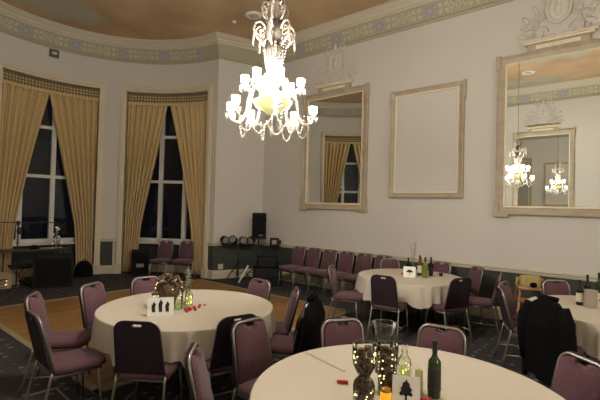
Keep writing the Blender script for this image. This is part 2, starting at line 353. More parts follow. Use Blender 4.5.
# ------------------------------------------------------------------ windows and curtains
def window(idx, a0, a1):
    ac = (a0+a1)/2; hw = (a1-a0)/2; root = empty('window_%d' % idx, pol(ac, 0, 0)); root['kind'] = 'structure'
    root.rotation_euler = (0, 0, math.radians(ac)-PI/2)     # local +Y points outwards, x along the glass
    dist = 3.30; w = dist*math.tan(math.radians(hw))
    mb = MB(); t = .07
    for x in (-w+t/2, w-t/2): mb.box((x, dist, (ZS+ZT)/2), (t, .10, ZT-ZS))
    for x in (-.34, .34): mb.box((x-(.17 if idx == 1 else 0), dist, (ZS+ZT)/2), (.10, .10, ZT-ZS))
    for z in (ZS+.05, ZT-.05): mb.box((0, dist, z), (2*w, .10, .10))
    for z in (2.42, 3.62): mb.box((0, dist-.01, z), (2*w, .09, .075))
    mb.build('window_frame', M['white'], root)
    mb = MB(); mb.box((0, dist+.01, (ZS+ZT)/2), (2*w-.02, .006, ZT-ZS-.02)); mb.build('window_pane', M['pane'], root)
    mb = MB(); mb.box((0, dist-.08, ZS-.02), (2*w-.16, .30, .045), bevel=.01); mb.build('window_sill', M['white'], root)
    mb = MB(); mb.box((0, dist+.03, .49), (2*w+.02, .06, .6)); mb.build('apron_panel', M['dado'], root)
    mb = MB(); mb.box((0, dist, .10), (2*w-.06, .06, .2)); mb.build('skirting', M['cream'], root)
    # architrave follows the curved wall
    mb = MB(); L = lambda a, r, z: Vector(((r*math.sin(math.radians(ac-a))), r*math.cos(math.radians(ac-a)), z))
    for s_, e in ((1, a1), (-1, a0)):
        for d0, d1, r in ((0, .9, .045), (.9, 1.9, .06), (1.9, 2.6, .035)):
            mb2 = [(L(e+s_*d0, RA-r, 0), L(e+s_*d1, RA-r, 0)), (L(e+s_*d0, RA+.01, 0), L(e+s_*d1, RA+.01, 0))]
            top = ZT+math.radians(d1)*RA
            q = [v for pr in mb2 for v in pr]
            lo = [mb.bm.verts.new(v) for v in q]; hi = [mb.bm.verts.new(v+Vector((0, 0, top))) for v in q]
            for A, B in ((0, 1), (1, 3), (3, 2), (2, 0)): mb.face([lo[A], lo[B], hi[B], hi[A]], smooth=False)
            mb.face(hi, smooth=False) if 0 else mb.face([hi[0], hi[1], hi[3], hi[2]], smooth=False)
    for d0, d1, r in ((0, .9, .045), (.9, 1.9, .06), (1.9, 2.6, .035)):
        z0, z1 = ZT+math.radians(d0)*RA, ZT+math.radians(d1)*RA; aa = arc(a0-d1, a1+d1)
        for p, q in zip(aa, aa[1:]):
            c = [mb.bm.verts.new(v) for v in (L(p, RA-r, z0), L(q, RA-r, z0), L(q, RA-r, z1), L(p, RA-r, z1), L(p, RA, z1), L(q, RA, z1), L(p, RA, z0), L(q, RA, z0))]
            mb.face([c[0], c[1], c[2], c[3]]); mb.face([c[3], c[2], c[5], c[4]], smooth=False); mb.face([c[0], c[1], c[7], c[6]], smooth=False)
    mb.build('architrave', M['trim'], root)
    mb = MB()
    for e in (a0-1.35, a1+1.35):
        mb.box(L(e, RA-.03, .125), (.17, .10, .25), M4=Matrix.Rotation(math.radians(ac-e)*-1, 3, 'Z'), bevel=.008)
    mb.build('plinth_block', M['cream'], root)
for i, w in enumerate(WINS): window(i+1, *w)

def curtain(a_side, a_mid, label, group='gold curtains of the apse windows'):
    # one swept-back curtain; hangs from the window head and gathers towards the side
    root = empty('curtain', pol((a_side+a_mid)/2, RA+.14, 0)); inv = root.location
    tag(root, label, 'curtain', group); Wd = a_mid-a_side; nf = 7
    def g(z):
        if z > 1.25: t = (z-1.25)/(4.55-1.25); return .40+.60*(t**1.05)
        return .40-.06*math.sin((1.25-z)*1.3)
    def fn(u, v):
        z = .03+v*(4.58-.03); gz = g(z); uu = u
        wav = math.sin(u*nf*2*PI+math.sin(z*1.1+u*5)*.35); amp = .05*(1.25-.35*gz)
        r = RA+.135+amp*wav+.012*math.sin(u*31+z*.7)
        a = a_side + Wd*(.02+gz*uu*.97)
        return pol(a, r, z) - inv
    mb = MB(); mb.grid(fn, 108, 26, uvfn=lambda u, v: (u*1.2, v*4)); o = mb.build('curtain_panel', M['curtain'], root)
    sm = o.modifiers.new('thick', 'SOLIDIFY'); sm.thickness = .008
    mb = MB()     # plain leading edge braid
    mb.tube([fn(1, j/26)+Vector((0, 0, 0)) for j in range(27)], .012, 6); mb.build('leading_edge', M['straw'], root)
    return root
def valance(a0, a1, label):
    root = empty('valance', pol((a0+a1)/2, RA+.05, ZT-.15)); inv = root.location; tag(root, label, 'valance')
    mb = MB(); mb.grid(lambda u, v: pol(a0+.3+(a1-a0-.6)*u, RA+.055+.006*math.sin(u*150), ZT-.24+.21*v)-inv, 60, 3, uvfn=lambda u, v: (u*2.2, v*.21))
    o = mb.build('pelmet_band', M['valance'], root); sm = o.modifiers.new('thick', 'SOLIDIFY'); sm.thickness = .015
    mb = MB(); mb.grid(lambda u, v: pol(a0+.3+(a1-a0-.6)*u, RA+.052+.01*math.sin(u*400), ZT-.31+.07*v)-inv, 150, 1, uvfn=lambda u, v: (u, v))
    mb.build('fringe', M['curtain'], root, kind='stuff')
    mb = MB(); mb.tube([pol(a, RA+.17, ZT-.16)-inv for a in arc(a0+.5, a1-.5)], .016, 8); mb.build('curtain_rail', M['cream'], root)
curtain(107, 86.3, 'gold curtain at the left frame edge, swept back to the left of its window')
curtain(66.4, 87.4, 'gold curtain swept to the right above the black rounded bag')
curtain(54.1, 34.6, 'gold curtain hanging behind the small black loudspeaker on the floor')
curtain(10.5, 34.2, 'gold curtain nearest the room corner, swept right beside the window chairs')
curtain(166.6, 145.1, 'gold curtain of the window seen only in a mirror, on its outer side')
curtain(123, 144.4, 'gold curtain of the window seen only in a mirror, on its inner side')
valance(66.4, 107, 'patterned gold pelmet over the larger left window')
valance(10.5, 54.1, 'patterned gold pelmet over the window with chairs beneath')
valance(123, 166.6, 'patterned gold pelmet of the window seen in a mirror')

# ------------------------------------------------------------------ mirrors, panel and crests
MT = {('R', 5.55): (.022, .0085), ('R', 1.15): (0, .005)}      # the old glass leans a fraction of a degree in its frame
def wall_frame(side, yc, kind, label, name):
    # local: x along wall, y out of the wall, z up
    X = XR if side == 'R' else XL; rz = PI/2 if side == 'R' else -PI/2
    root = empty(name, (X-(.002 if side == 'R' else -.002), yc, 0), rz)
    tag(root, label, 'mirror' if kind == 'mirror' else 'wall panel')
    if kind == 'mirror': hw, z0, z1, fw = .90, 1.80, 4.53, .155
    else: hw, z0, z1, fw = .74, 2.08, 4.25, .125
    mb = MB()
    prof = [(0, 0), (0, .07), (.015, .08), (.03, .07), (.05, .05), (fw-.04, .035), (fw-.03, .05), (fw-.012, .05), (fw, .03), (fw, 0)]
    cor = [(-hw, z0), (hw, z0), (hw, z1), (-hw, z1)]; sg = [(1, 1), (-1, 1), (-1, -1), (1, -1)]; vv = []
    for (x, z), (sx, sz) in zip(cor, sg): vv.append([mb.bm.verts.new((x+sx*a, d, z+sz*a)) for a, d in prof])
    for i in range(4):
        A, B = vv[i], vv[(i+1) % 4]
        for j in range(len(prof)-1): mb.face([A[j], B[j], B[j+1], A[j+1]], 1 if j in (6, 7) else 0, False)
    mb.build('frame', [M['frame'], M['frame_edge']], root)
    for sx in (-1, 1):     # corner ears and foot blocks, one piece each
        if kind == 'mirror': bl = (((sx*(hw-.09), .045, z0-.012), (.24, .085, .06), 'foot_block'), ((sx*(hw-.02), .045, z1-.10), (.08, .088, .24), 'corner_ear'), ((sx*(hw-.02), .045, z0+.14), (.08, .085, .3), 'corner_ear'))
        else: bl = (((sx*hw, .04, z1-.16), (.05, .08, .36), 'corner_ear'),)
        for c_, d_, nm_ in bl: mb = MB(); mb.box(c_, d_, bevel=.008); mb.build(nm_, M['frame'], root)
    if kind == 'mirror':
        ty, tt = MT.get((side, yc), (0, 0)); mb = MB(); mb.box((0, .026, (z0+z1)/2), (2*(hw-fw)+.02, .006, z1-z0-2*fw+.02), M4=Matrix.Rotation(-ty, 3, 'Z') @ Matrix.Rotation(-tt, 3, 'X')); mb.build('mirror_glass', M['mirror'], root)
        mb = MB(); mb.box((0, .045, z1+.05), (.88, .08, .11), bevel=.006); mb.mi = 1; mb.box((0, .085, z1+.05), (.62, .012, .06), bevel=.004)
        for k in range(9): mb.ball((-.24+.06*k, .09, z1+.05), .018, 6)
        mb.build('entablature', [M['frame'], M['frame_edge']], root)
        mb = MB(); mb.box((0, .06, z1+.125), (.98, .12, .035), bevel=.008); mb.box((0, .075, z1+.155), (1.04, .15, .025), bevel=.008); mb.build('cornice_shelf', M['frame_edge'], root)
    else:
        mb = MB(); mb.box((0, .012, (z0+z1)/2), (2*(hw-fw)+.02, .012, z1-z0-2*fw+.02)); mb.build('painted_infill', M['paint'], root)
    return root
wall_frame('R', 5.55, 'mirror', 'tall gilt framed wall mirror nearest the room corner, behind the chandelier', 'wall_mirror')
wall_frame('R', 3.355, 'panel', 'gilt framed plain panel on the wall between the two mirrors', 'framed_panel')
wall_frame('R', 1.15, 'mirror', 'large gilt framed wall mirror cut off by the right frame edge', 'wall_mirror')
wall_frame('L', 2.76, 'mirror', 'gilt framed wall mirror on the opposite wall, seen inside the large mirror', 'wall_mirror')

def crest(side, yc, label):
    X = XR if side == 'R' else XL; root = empty('plaster_crest', (X-(.012 if side == 'R' else -.012), yc, 4.72), PI/2 if side == 'R' else -PI/2)
    tag(root, label, 'wall ornament', 'plaster crests above the mirrors')
    mb = MB(); n = 26
    mb.tube([(.17*math.cos(2*PI*k/n), .03, .47+.25*math.sin(2*PI*k/n)) for k in range(n)], .026, 8, closed=True)
    mb.tube([(.135*math.cos(2*PI*k/n), .02, .47+.21*math.sin(2*PI*k/n)) for k in range(n)], .012, 6, closed=True)
    mb.build('medallion_ring', M['plaster'], root)
    mb = MB(); mb.ball((0, .012, .47), 1, 14, sc=(.15, .014, .22)); mb.ball((.0, .03, .55), 1, 8, sc=(.04, .025, .05)); mb.ball((.01, .028, .43), 1, 8, sc=(.055, .022, .10)); mb.build('cameo', M['plaster'], root)
    mb = MB()
    for s in (-1, 1):
        def sp(cx, cz, r, t0, t1, tu=14, th=.016):
            pts = []
            for k in range(tu+1):
                t = k/tu; a = t0+(t1-t0)*t; rr = r*(1-.72*t); pts.append((s*(cx+rr*math.cos(a)), .02, cz+rr*math.sin(a)))
            mb.tube(pts, [th*(1-.5*k/tu) for k in range(tu+1)], 6)
        sp(.26, .10, .12, PI, -PI*1.2); sp(.40, .26, .12, PI*1.2, -PI); sp(.28, .38, .09, PI*1.5, -PI*.7); sp(.17, .80, .10, -PI/2, PI*1.4); sp(.44, .06, .07, PI, -PI)
        for x, z, a, l in ((.47, .36, .9, .09), (.43, .15, -.3, .08), (.52, .10, .2, .09), (.33, .50, 1.2, .08), (.25, .70, .8, .08), (.30, .02, 0, .09), (.12, .02, 0, .09), (.49, .22, .4, .07)):
            c = Matrix.Translation((s*x, .015, z)) @ Matrix.Rotation(-s*a, 4, 'Y') @ Matrix.Diagonal((l, .018, l*.42, 1))
            r = bmesh.ops.create_uvsphere(mb.bm, u_segments=8, v_segments=5, radius=1, matrix=c)
            for v in r['verts']:
                for f in v.link_faces: f.smooth = True
    mb.tube([(0, .03, .74), (0, .035, .84), (.0, .03, .9)], [.05, .03, .01], 8)
    mb.build('scroll_relief', M['plaster'], root)
crest('R', 5.55, 'pale plaster crest with oval medallion above the mirror near the corner')
crest('R', 1.15, 'pale plaster crest with oval medallion above the large right mirror')
crest('L', 2.76, 'pale plaster crest seen in the mirror above the opposite wall mirror')

# ceiling and wall fittings
def downlight(x, y, label):
    r = empty('ceiling_fitting', (x, y, HCEIL)); tag(r, label, 'ceiling fitting')
    MB().lathe([(.10, -.02), (.17, -.03), (.19, -.015), (.19, 0)], n=28).build('rim', M['fitting'], r)
    MB().lathe([(.001, -.045), (.06, -.04), (.10, -.022)], n=20, cap=False).build('diffuser', mat('diffuser_grey', (.45, .42, .40), .3), r)
downlight(6.22, 6.69, 'round white recessed ceiling fitting left of the chandelier top')
downlight(1.55, 2.83, 'round white ceiling fitting seen reflected in the large mirror')
o = MB().lathe([(.035, 0), (.05, -.012), (.05, -.03), (.02, -.045)], (6.15, 7.27, HCEIL), 14).build('smoke_detector', M['fitting']); tag(o, 'tiny round white detector on the painted ceiling', 'smoke detector')
p = pol(86.4, RA-.03, 5.38); r = empty('wall_sensor', p, math.radians(-3.6)); tag(r, 'small dark square box high on the wall above the left window', 'wall sensor')
mb = MB(); mb.box((0, 0, 0), (.21, .05, .19), bevel=.01); mb.build('housing', M['grey'], r); mb = MB(); mb.box((0, -.03, 0), (.10, .015, .06), bevel=.004); mb.build('sensor_face', M['label'], r)

# ------------------------------------------------------------------ chandeliers
def make_chandelier(x, y, label):
    root = empty('chandelier', (x, y, 2.45)); tag(root, label, 'chandelier')
    z = lambda h: h-2.45
    mb = MB()      # fluted stem of stacked glass pieces
    mb.lathe([(.03, z(2.84)), (.07, z(2.92)), (.05, z(2.98)), (.085, z(3.03)), (.06, z(3.08)), (.055, z(3.14)), (.06, z(3.2)), (.075, z(3.28)), (.10, z(3.36)), (.06, z(3.39)), (.05, z(3.42)),
              (.085, z(3.47)), (.095, z(3.56)), (.05, z(3.60)), (.07, z(3.63)), (.065, z(3.78)), (.10, z(3.80)), (.02, z(3.82))], n=16)
    for k in range(16):
        a = 2*PI*k/16; mb.tube([(.062*math.cos(a), .062*math.sin(a), z(3.14)), (.08*math.cos(a), .08*math.sin(a), z(3.28)), (.105*math.cos(a), .105*math.sin(a), z(3.37))], .007, 5)
    mb.build('stem', M['gilt'], root)
    mb = MB(); mb.lathe([(.006, z(3.8)), (.006, z(5.95))], n=8); mb.lathe([(.03, z(5.93)), (.09, z(5.97)), (.11, z(6.028))], n=20); mb.build('hanging_rod', M['gilt'], root)
    mb = MB(); mb.lathe([(.02, z(2.715)), (.05, z(2.72)), (.10, z(2.76)), (.16, z(2.79)), (.19, z(2.83)), (.195, z(2.845)), (.185, z(2.845)), (.13, z(2.80)), (.03, z(2.76))], n=28); mb.build('bowl', M['bowl'], root)
    def scroll(cx, cz, r, a0, a1, ang, n=20, th=.010, k=.75):
        pts = []; 
        for i in range(n+1):
            t = i/n; a = a0+(a1-a0)*t; rr = r*(1-k*t); q = cx+rr*math.cos(a)
            pts.append((q*math.cos(ang), q*math.sin(ang), cz+rr*math.sin(a)))
        mb.tube(pts, [th*(1-.4*i/n) for i in range(n+1)], 6)
    mb = MB()
    for k in range(6):
        a = 2*PI*k/6+.5
        c, s_ = math.cos(a), math.sin(a)
        # large heart shaped arms of the middle tier, then small crown scrolls
        pts = [(.05, 3.32), (.10, 3.38), (.17, 3.44), (.205, 3.52), (.19, 3.58), (.14, 3.60), (.10, 3.57), (.09, 3.53)]
        mb.tube([(q*c, q*s_, z(h)) for q, h in pts], .012, 6)
        scroll(.135, z(3.50), .05, PI*.5, -PI*2.0, a, th=.009); scroll(.12, z(3.42), .03, -PI/2, PI*1.8, a, th=.007)
        mb.tube([(q*c, q*s_, z(h)) for q, h in [(.19, 3.58), (.20, 3.50), (.205, 3.42), (.207, 3.36)]], [.006, .008, .011, .003], 6)
        pts = [(.06, 3.62), (.10, 3.64), (.12, 3.68), (.13, 3.74), (.115, 3.79), (.08, 3.80), (.06, 3.77)]
        mb.tube([(q*c, q*s_, z(h)) for q, h in pts], .009, 6); scroll(.095, z(3.72), .035, PI*.5, -PI*1.8, a, th=.007)
    mb.build('scroll_crown', M['gilt2'], root)
    cam_ang = math.atan2(-y, -x) if y > 0 else 0
    tiers = [(.405, 2.79, [6, 52, 98, 145, -147, -97, -55], .055), (.27, 3.05, [13, 60, 95, 138, -160, -90, -34], .045)]
    for ti, (R, zs, angs, sr) in enumerate(tiers):
        for dg in angs:
            lit = dg not in (52, 60); a = cam_ang + math.radians(dg); c, s_ = math.cos(a), math.sin(a)
            if not lit: continue
            if ti == 0: pts = [(.06, 2.80), (.10, 2.92), (.16, 2.98), (.21, 2.95), (.235, 2.86), (.25, 2.74), (.29, 2.66), (.34, 2.64), (.385, 2.66), (R, 2.70)]
            else: pts = [(.05, 3.02), (.09, 3.08), (.13, 3.07), (.16, 3.0), (.19, 2.95), (.23, 2.94), (.26, 2.96), (R, 2.985)]
            mb = MB(); mb.tube([(q*c, q*s_, z(h)) for q, h in pts], .0125, 7); arm = mb.build('arm', M['crystal'], root)
            mb = MB(); mb.lathe([(.012, z(zs)-.095), (.05, z(zs)-.075), (.052, z(zs)-.068), (.018, z(zs)-.07), (.018, z(zs)-.03)], (R*c, R*s_, 0), 14)
            for k in range(8):
                b_ = 2*PI*k/8; X0, Y0 = R*c+.046*math.cos(b_), R*s_+.046*math.sin(b_)
                mb.tube([(X0, Y0, z(zs)-.075), (X0, Y0, z(zs)-.095), (X0, Y0, z(zs)-.125)], [.003, .007, .001], 5)
            mb.build('drip_pan', M['crystal'], arm)
            mb = MB(); mb.lathe([(.034, z(zs)-.035), (.037, z(zs)+.025), (.034, z(zs)+.03)], (R*c, R*s_, 0), 12); mb.build('lamp_shade', M['shade'], arm)
    def swag(p, q, drop, nb=17):
        for k in range(nb+1):
            t = k/nb; v = Vector(p).lerp(Vector(q), t); v.z -= drop*4*t*(1-t); mb.ball(v, .011, 6)
    mb = MB(); R = .40
    ang = [cam_ang+math.radians(d) for d in (6, 52, 98, 145, 192, -120, -55)]
    for i, a in enumerate(ang):
        b_ = ang[(i+1) % len(ang)]
        swag((R*.62*math.cos(a), R*.62*math.sin(a), z(2.70)), (R*.62*math.cos(b_), R*.62*math.sin(b_), z(2.70)), .13, 18)
        swag((R*.93*math.cos(a), R*.93*math.sin(a), z(2.66)), (R*.62*math.cos(a+.25), R*.62*math.sin(a+.25), z(2.68)), .16, 16)
        swag((.12*math.cos(a), .12*math.sin(a), z(3.38)), (.06*math.cos(a), .06*math.sin(a), z(3.08)), .0, 10)
    mb.tube([(0, 0, z(2.72)), (0, 0, z(2.62))], .006, 6); mb.lathe([(.004, z(2.62)), (.012, z(2.60)), (.022, z(2.53)), (.004, z(2.50))], n=8)
    mb.build('bead_swags', M['crystal'], root, kind='stuff')
    return root
ch1 = make_chandelier(2.87, 2.79, 'glowing crystal chandelier with two tiers of white candle shades')
ch2 = copy_tree(ch1); ch2.location = (2.87, -4.6, 2.45); ch2['label'] = 'second crystal chandelier behind the viewpoint at the near end of the room'

# ------------------------------------------------------------------ tables and linen
T1, T2, T3, T4 = (2.29, 1.06), (2.65, 3.74), (6.40, 2.98), (5.91, .32)
def table(c, R, chairs, tl, cl, seed):
    rnd = random.Random(seed); root = empty('round_table', (c[0], c[1], 0)); tag(root, tl, 'table', 'round banquet tables under white cloths')
    MB().lathe([(R-.03, .715), (R-.012, .72), (R-.012, .738), (R-.02, .742)], n=48).build('tabletop', M['wood_dark'], root)
    for k in range(4):
        a = PI/4+k*PI/2; MB().tube([(.35*math.cos(a), .35*math.sin(a), .715), (.40*math.cos(a), .40*math.sin(a), 0)], .015, 8).build('leg', M['darkmetal'], root)
    ph = [rnd.random()*6 for _ in range(4)]
    def fn(u, v):
        a = 2*PI*u; t = v
        near = 0
        for ca in chairs:
            d = abs((a-math.radians(ca)+PI) % (2*PI)-PI); near = max(near, max(0, min(1, (.34-d)/.08)))
        hem = .44+.02*math.sin(3*a+ph[0])+.012*math.sin(17*a+ph[1]); hem = hem*(1-near)+.505*near
        if t < .35: r = (R-.007)*(t/.35); z = .758
        elif t < .45: q = (t-.35)/.10*PI/2; r = R-.007+.007*math.sin(q); z = .751+.007*math.cos(q)
        else:
            q = (t-.45)/.55; z = .751+(hem-.751)*q
            w1 = math.sin(17*a+ph[1]+1.2*math.sin(3*a)); w2 = math.sin(29*a+ph[2]+math.sin(5*a)); f = (1-2*abs(w1)**.7)+.5*w2; r = R+(.042*f+.05)*(q**.6)*(1-.6*near)
        return Vector((r*math.cos(a), r*math.sin(a), z))
    mb = MB(); mb.grid(fn, 240, 26, closed_u=True); bmesh.ops.remove_doubles(mb.bm, verts=mb.bm.verts[:], dist=.0008)
    o = mb.build('tablecloth', M['cloth']); o.location = (c[0], c[1], 0); tag(o, cl, 'tablecloth', 'white tablecloths on the round tables')

# ------------------------------------------------------------------ chairs
def make_chair():
    root = empty('banquet_chair')
    def bk(x, d, h):    # tilted back plane: h=0 at the seat, d towards the front
        t = h/.45; return Vector((x*.94, .105*(1-t)+d, .475+h*.955))
    def outline(wb, wt, r, notch=True, ht=.435, nd=.026):
        o = [(-wb, 0), (wb, 0)]
        for k in range(7): a = k/6*PI/2; o.append((wt-r+r*math.cos(a), ht-r+r*math.sin(a)))
        if notch: o += [(.052, ht), (.042, ht-nd), (-.042, ht-nd), (-.052, ht)]
        for k in range(7): a = PI/2+k/6*PI/2; o.append((-wt+r+r*math.cos(a), ht-r+r*math.sin(a)))
        return o
    mb = MB(); o = outline(.185, .172, .07); mb.prism(o, .0, .022, bk)
    oi = [(x*.9, .02+(h-.02)*.94 if h > 0 else .02) for x, h in o]
    # domed cushion face
    a = [mb.bm.verts.new(bk(x, .022, h)) for x, h in o]; b = [mb.bm.verts.new(bk(x, .037, h)) for x, h in oi]; n = len(o)
    for k in range(n): mb.face([a[k], a[(k+1) % n], b[(k+1) % n], b[k]])
    mb.face(b); mb.build('backrest', M['burg'], root)
    mb = MB(); mb.prism(outline(.213, .197, .095, True, .466, .057), -.018, -.008, bk); mb.prism([(-.10, .438), (.10, .438), (.10, .465), (-.10, .465)], -.0185, -.0075, bk); mb.prism(outline(.18, .17, .07), -.008, -.0005, bk); mb.build('back_shell', M['back'], root, label='dark rear cover')
    mb = MB(); pts = [bk(-.20, .005, -.04)]; wt, r, ht = .186, .085, .452
    for k in range(9): a_ = PI-k/8*PI/2; pts.append(bk(-wt+r+r*math.cos(a_), .005, ht-r+r*math.sin(a_)))
    for k in range(9): a_ = PI/2-k/8*PI/2; pts.append(bk(wt-r+r*math.cos(a_), .005, ht-r+r*math.sin(a_)))
    pts.append(bk(.20, .005, -.04)); mb.tube(pts, .0115, 8); mb.build('back_frame', M['steel'], root)
    # seat: superellipse cushion
    mb = MB()
    def ring(sx, sy, zz): return [mb.bm.verts.new((.215*sx*math.copysign(abs(math.cos(t))**.42, math.cos(t)), .315+.23*sy*math.copysign(abs(math.sin(t))**.42, math.sin(t)), zz)) for t in [2*PI*k/36 for k in range(36)]]
    R_ = [ring(.93, .93, .425), ring(1, 1, .435), ring(1.01, 1.01, .46), ring(.97, .97, .482), ring(.80, .80, .492), ring(.4, .4, .496)]
    for A, B in zip(R_, R_[1:]):
        for k in range(36): mb.face([A[k], A[(k+1) % 36], B[(k+1) % 36], B[k]])
    mb.face(R_[0]); mb.face(R_[-1]); mb.build('seat', M['burg'], root)
    mb = MB(); mb.tube([(-.19, .12, .412), (-.19, .48, .412), (.19, .48, .412), (.19, .12, .412)], .0115, 6, closed=True); mb.build('seat_frame', M['steel'], root)
    for s in (-1, 1):
        MB().tube([(s*.20, .10, .455), (s*.20, .09, .40), (s*.212, .035, .15), (s*.215, -.01, 0)], .0115, 8).build('leg', M['steel'], root)
        MB().tube([(s*.19, .46, .412), (s*.20, .475, .25), (s*.212, .495, 0)], .0115, 8).build('leg', M['steel'], root)
    mb = MB()
    for s in (-1, 1): mb.tube([(s*.211, .04, .17), (s*.205, .486, .17)], .008, 6)
    mb.tube([(-.208, .26, .17), (.208, .26, .17)], .008, 6); mb.build('stretcher', M['steel'], root)
    return root
chair0 = make_chair(); used = [False]
def chair(x, y, face, label, group):
    o = chair0 if not used[0] else copy_tree(chair0); used[0] = True
    o.location = (x, y, 0); o.rotation_euler = (0, 0, math.radians(face)-PI/2); tag(o, label, 'chair', group); return o
def polar(c, ang, d): return (c[0]+d*math.cos(math.radians(ang)), c[1]+d*math.sin(math.radians(ang)))
G1, G2, G3, G4 = ('chairs around the nearest table', 'chairs around the table with the pine cone centrepiece', 'chairs around the table by the wall', 'chairs around the table at the right edge')
def at(c, x, y, label, g, df=0):
    a = math.degrees(math.atan2(c[1]-y, c[0]-x)); chair(x, y, a+df, label, g)
table(T1, .915, [54, 10, -38, 88, 119], 'round banquet table nearest the camera, hidden by its cloth', 'white tablecloth on the nearest table, cut by the bottom edge', 1)
table((2.64, 3.715), .89, [143, 174, 117, 84, 0, -144, -105, -38, -61], 'round banquet table beside the dance floor, hidden by its cloth', 'white tablecloth on the left table with the pine cone centrepiece', 2)
table(T3, .84, [135, -172, -118, -41, -72, 45, -6], 'round banquet table by the mirror wall, hidden by its cloth', 'white tablecloth on the far table with green bottles', 3)
table(T4, .84, [84, 110, 38, 152], 'round banquet table at the right edge, hidden by its cloth', 'white tablecloth on the table at the right edge with the ice bucket', 4)
at(T1, 2.90, 1.95, 'burgundy chair behind the nearest table, facing camera, left of the glass vases', G1)
at(T1, 3.31, 1.26, 'burgundy chair behind the dark wine bottle on the nearest table', G1)
at(T1, 3.25, .31, 'burgundy chair at the bottom right corner of the photo', G1)
at(T1, 2.335, 2.47, 'burgundy silver-framed chair standing back to back with a dark chair', G1)
at(T1, 1.61, 2.215, 'burgundy chair seen from the side at the left of the nearest table', G1, 14)
at(T2, 1.464, 4.63, 'leftmost burgundy chair whose lit front shows at the left table', G2)
at(T2, 1.215, 3.82, 'side-on chair with dark rear and long seat at the left table', G2)
at(T2, 2.10, 4.80, 'burgundy chair left of the pine cone arrangement, on the dance floor side', G2)
at(T2, 2.76, 4.80, 'burgundy chair directly behind the pine cone arrangement', G2)
at(T2, 3.72, 3.73, 'burgundy chair with bright silver arch at the right far side of the left table', G2)
at(T2, 1.682, 3.03, 'dark-backed chair in front of the figure card, its back to the camera', G2)
at(T2, 2.36, 2.62, 'dark-backed chair partly hidden behind the silver-framed burgundy chair', G2)
at(T2, 3.64, 3.06, 'burgundy chair side-on just left of the black coat', G2, -8)
at(T2, 3.25, 2.56, 'chair under the black coat right of the left table', G2)
at(T3, 5.46, 3.91, 'burgundy chair leaning side-on at the left of the far table', G3, -24)
at(T3, 5.21, 2.83, 'dark-backed chair in front of the far table near its left end', G3)
at(T3, 5.87, 1.98, 'dark-backed chair in front of the far table near its right end', G3)
at(T3, 7.28, 2.19, 'burgundy chair by the wall at the right end of the far table', G3)
at(T3, 6.80, 1.70, 'thin side-on chair with a silver edge right of the far table', G3, -5)
at(T3, 7.12, 3.74, 'burgundy chair behind the far table, left of its bottles', G3)
at(T3, 7.46, 2.87, 'burgundy chair behind the far table, right of its bottles', G3)
at(T4, 6.02, 1.49, 'burgundy chair with curved silver edge left of the high chair', G4)
at(T4, 5.50, 1.40, 'burgundy chair side-on in front of the one with the curved silver edge', G4, 4)
at(T4, 6.78, 1.00, 'purple-red chair behind the right table, beside the high chair', G4)
chair(4.90, .78, -20, 'chair hidden under the large black coat at the right table', G4)
ROW = 'burgundy chairs lined up along the mirror wall'
for i, lb in enumerate(('burgundy chair at the far left end of the wall row, nearest the loudspeaker', 'second chair from the loudspeaker end of the wall row', 'third chair from the loudspeaker end of the wall row', 'fourth chair from the loudspeaker end of the wall row', 'fifth chair from the loudspeaker end of the wall row', 'chair at the far table end of the wall row')):
    chair(7.5, [6.26, 5.82, 5.38, 4.94, 4.50, 4.06][i], 180, lb, ROW)
chair(5.84, 9.22, 215, 'left one of two burgundy chairs under the far window', 'two chairs under the far window')
chair(6.19, 8.84, 218, 'right one of two burgundy chairs under the far window', 'two chairs under the far window')

# coats: a lofted garment draped on the chair back
def coat(x, y, face, label, w=.27, zt=.97, zb=.2, seed=3):
    root = empty('coat', (x, y, 0), math.radians(face)-PI/2); tag(root, label, 'coat'); rnd = random.Random(seed); p1 = rnd.random()*6
    def fn(u, v):
        a = 2*PI*u; z = zt-(zt-zb)*v
        # shoulder line rises fast, then hangs slightly flared
        ww = w*min(1, (.34+math.sqrt(min(1, v*2.6))*.68))*(1+.10*v); dd = .045+.06*min(1, v*3)+.03*v
        f = 1+.07*math.sin(9*a+p1+v*2)*min(1, v*3)+.04*math.sin(17*a+v*5)*v
        hem = .05*math.sin(3*a+p1)*v**4
        return Vector((ww*f*math.copysign(abs(math.cos(a))**.8, math.cos(a)), -.01+.08*v+dd*f*math.sin(a)-.02, z+hem-.03*abs(math.cos(a))**2*(1-v)))
    mb = MB(); mb.grid(fn, 60, 30, closed_u=True); top = [v for v in mb.bm.verts if v.co.z > zt-.035]
    mb.bm.verts.ensure_lookup_table(); mb.face([mb.bm.verts[i*31] for i in range(60)]); mb.build('coat_body', M['coat'], root)
    for s in (-1, 1):
        mb = MB(); pts = [(s*w*.66, -.03, zt-.08), (s*w*.86, -.05, zt-.22), (s*w*.90, -.05, zt-.42), (s*w*.86, -.03, zt-.66)]
        mb.tube(pts, [.055, .07, .062, .05], 14); mb.build('sleeve', M['coat'], root)
    mb = MB(); mb.tube([(-.10, .0, zt-.01), (-.05, -.05, zt+.005), (.05, -.05, zt+.005), (.10, .0, zt-.01)], .022, 8); mb.build('collar', M['coat'], root)
coat(4.90, .78, -20, 'large black coat hung over a chair back at the right table', .245, .985, .14)
coat(3.25, 2.56, math.degrees(math.atan2(T2[1]-2.56, T2[0]-3.25)), 'black coat on the chair between the left table and nearest table', .235, .955, .25, 5)

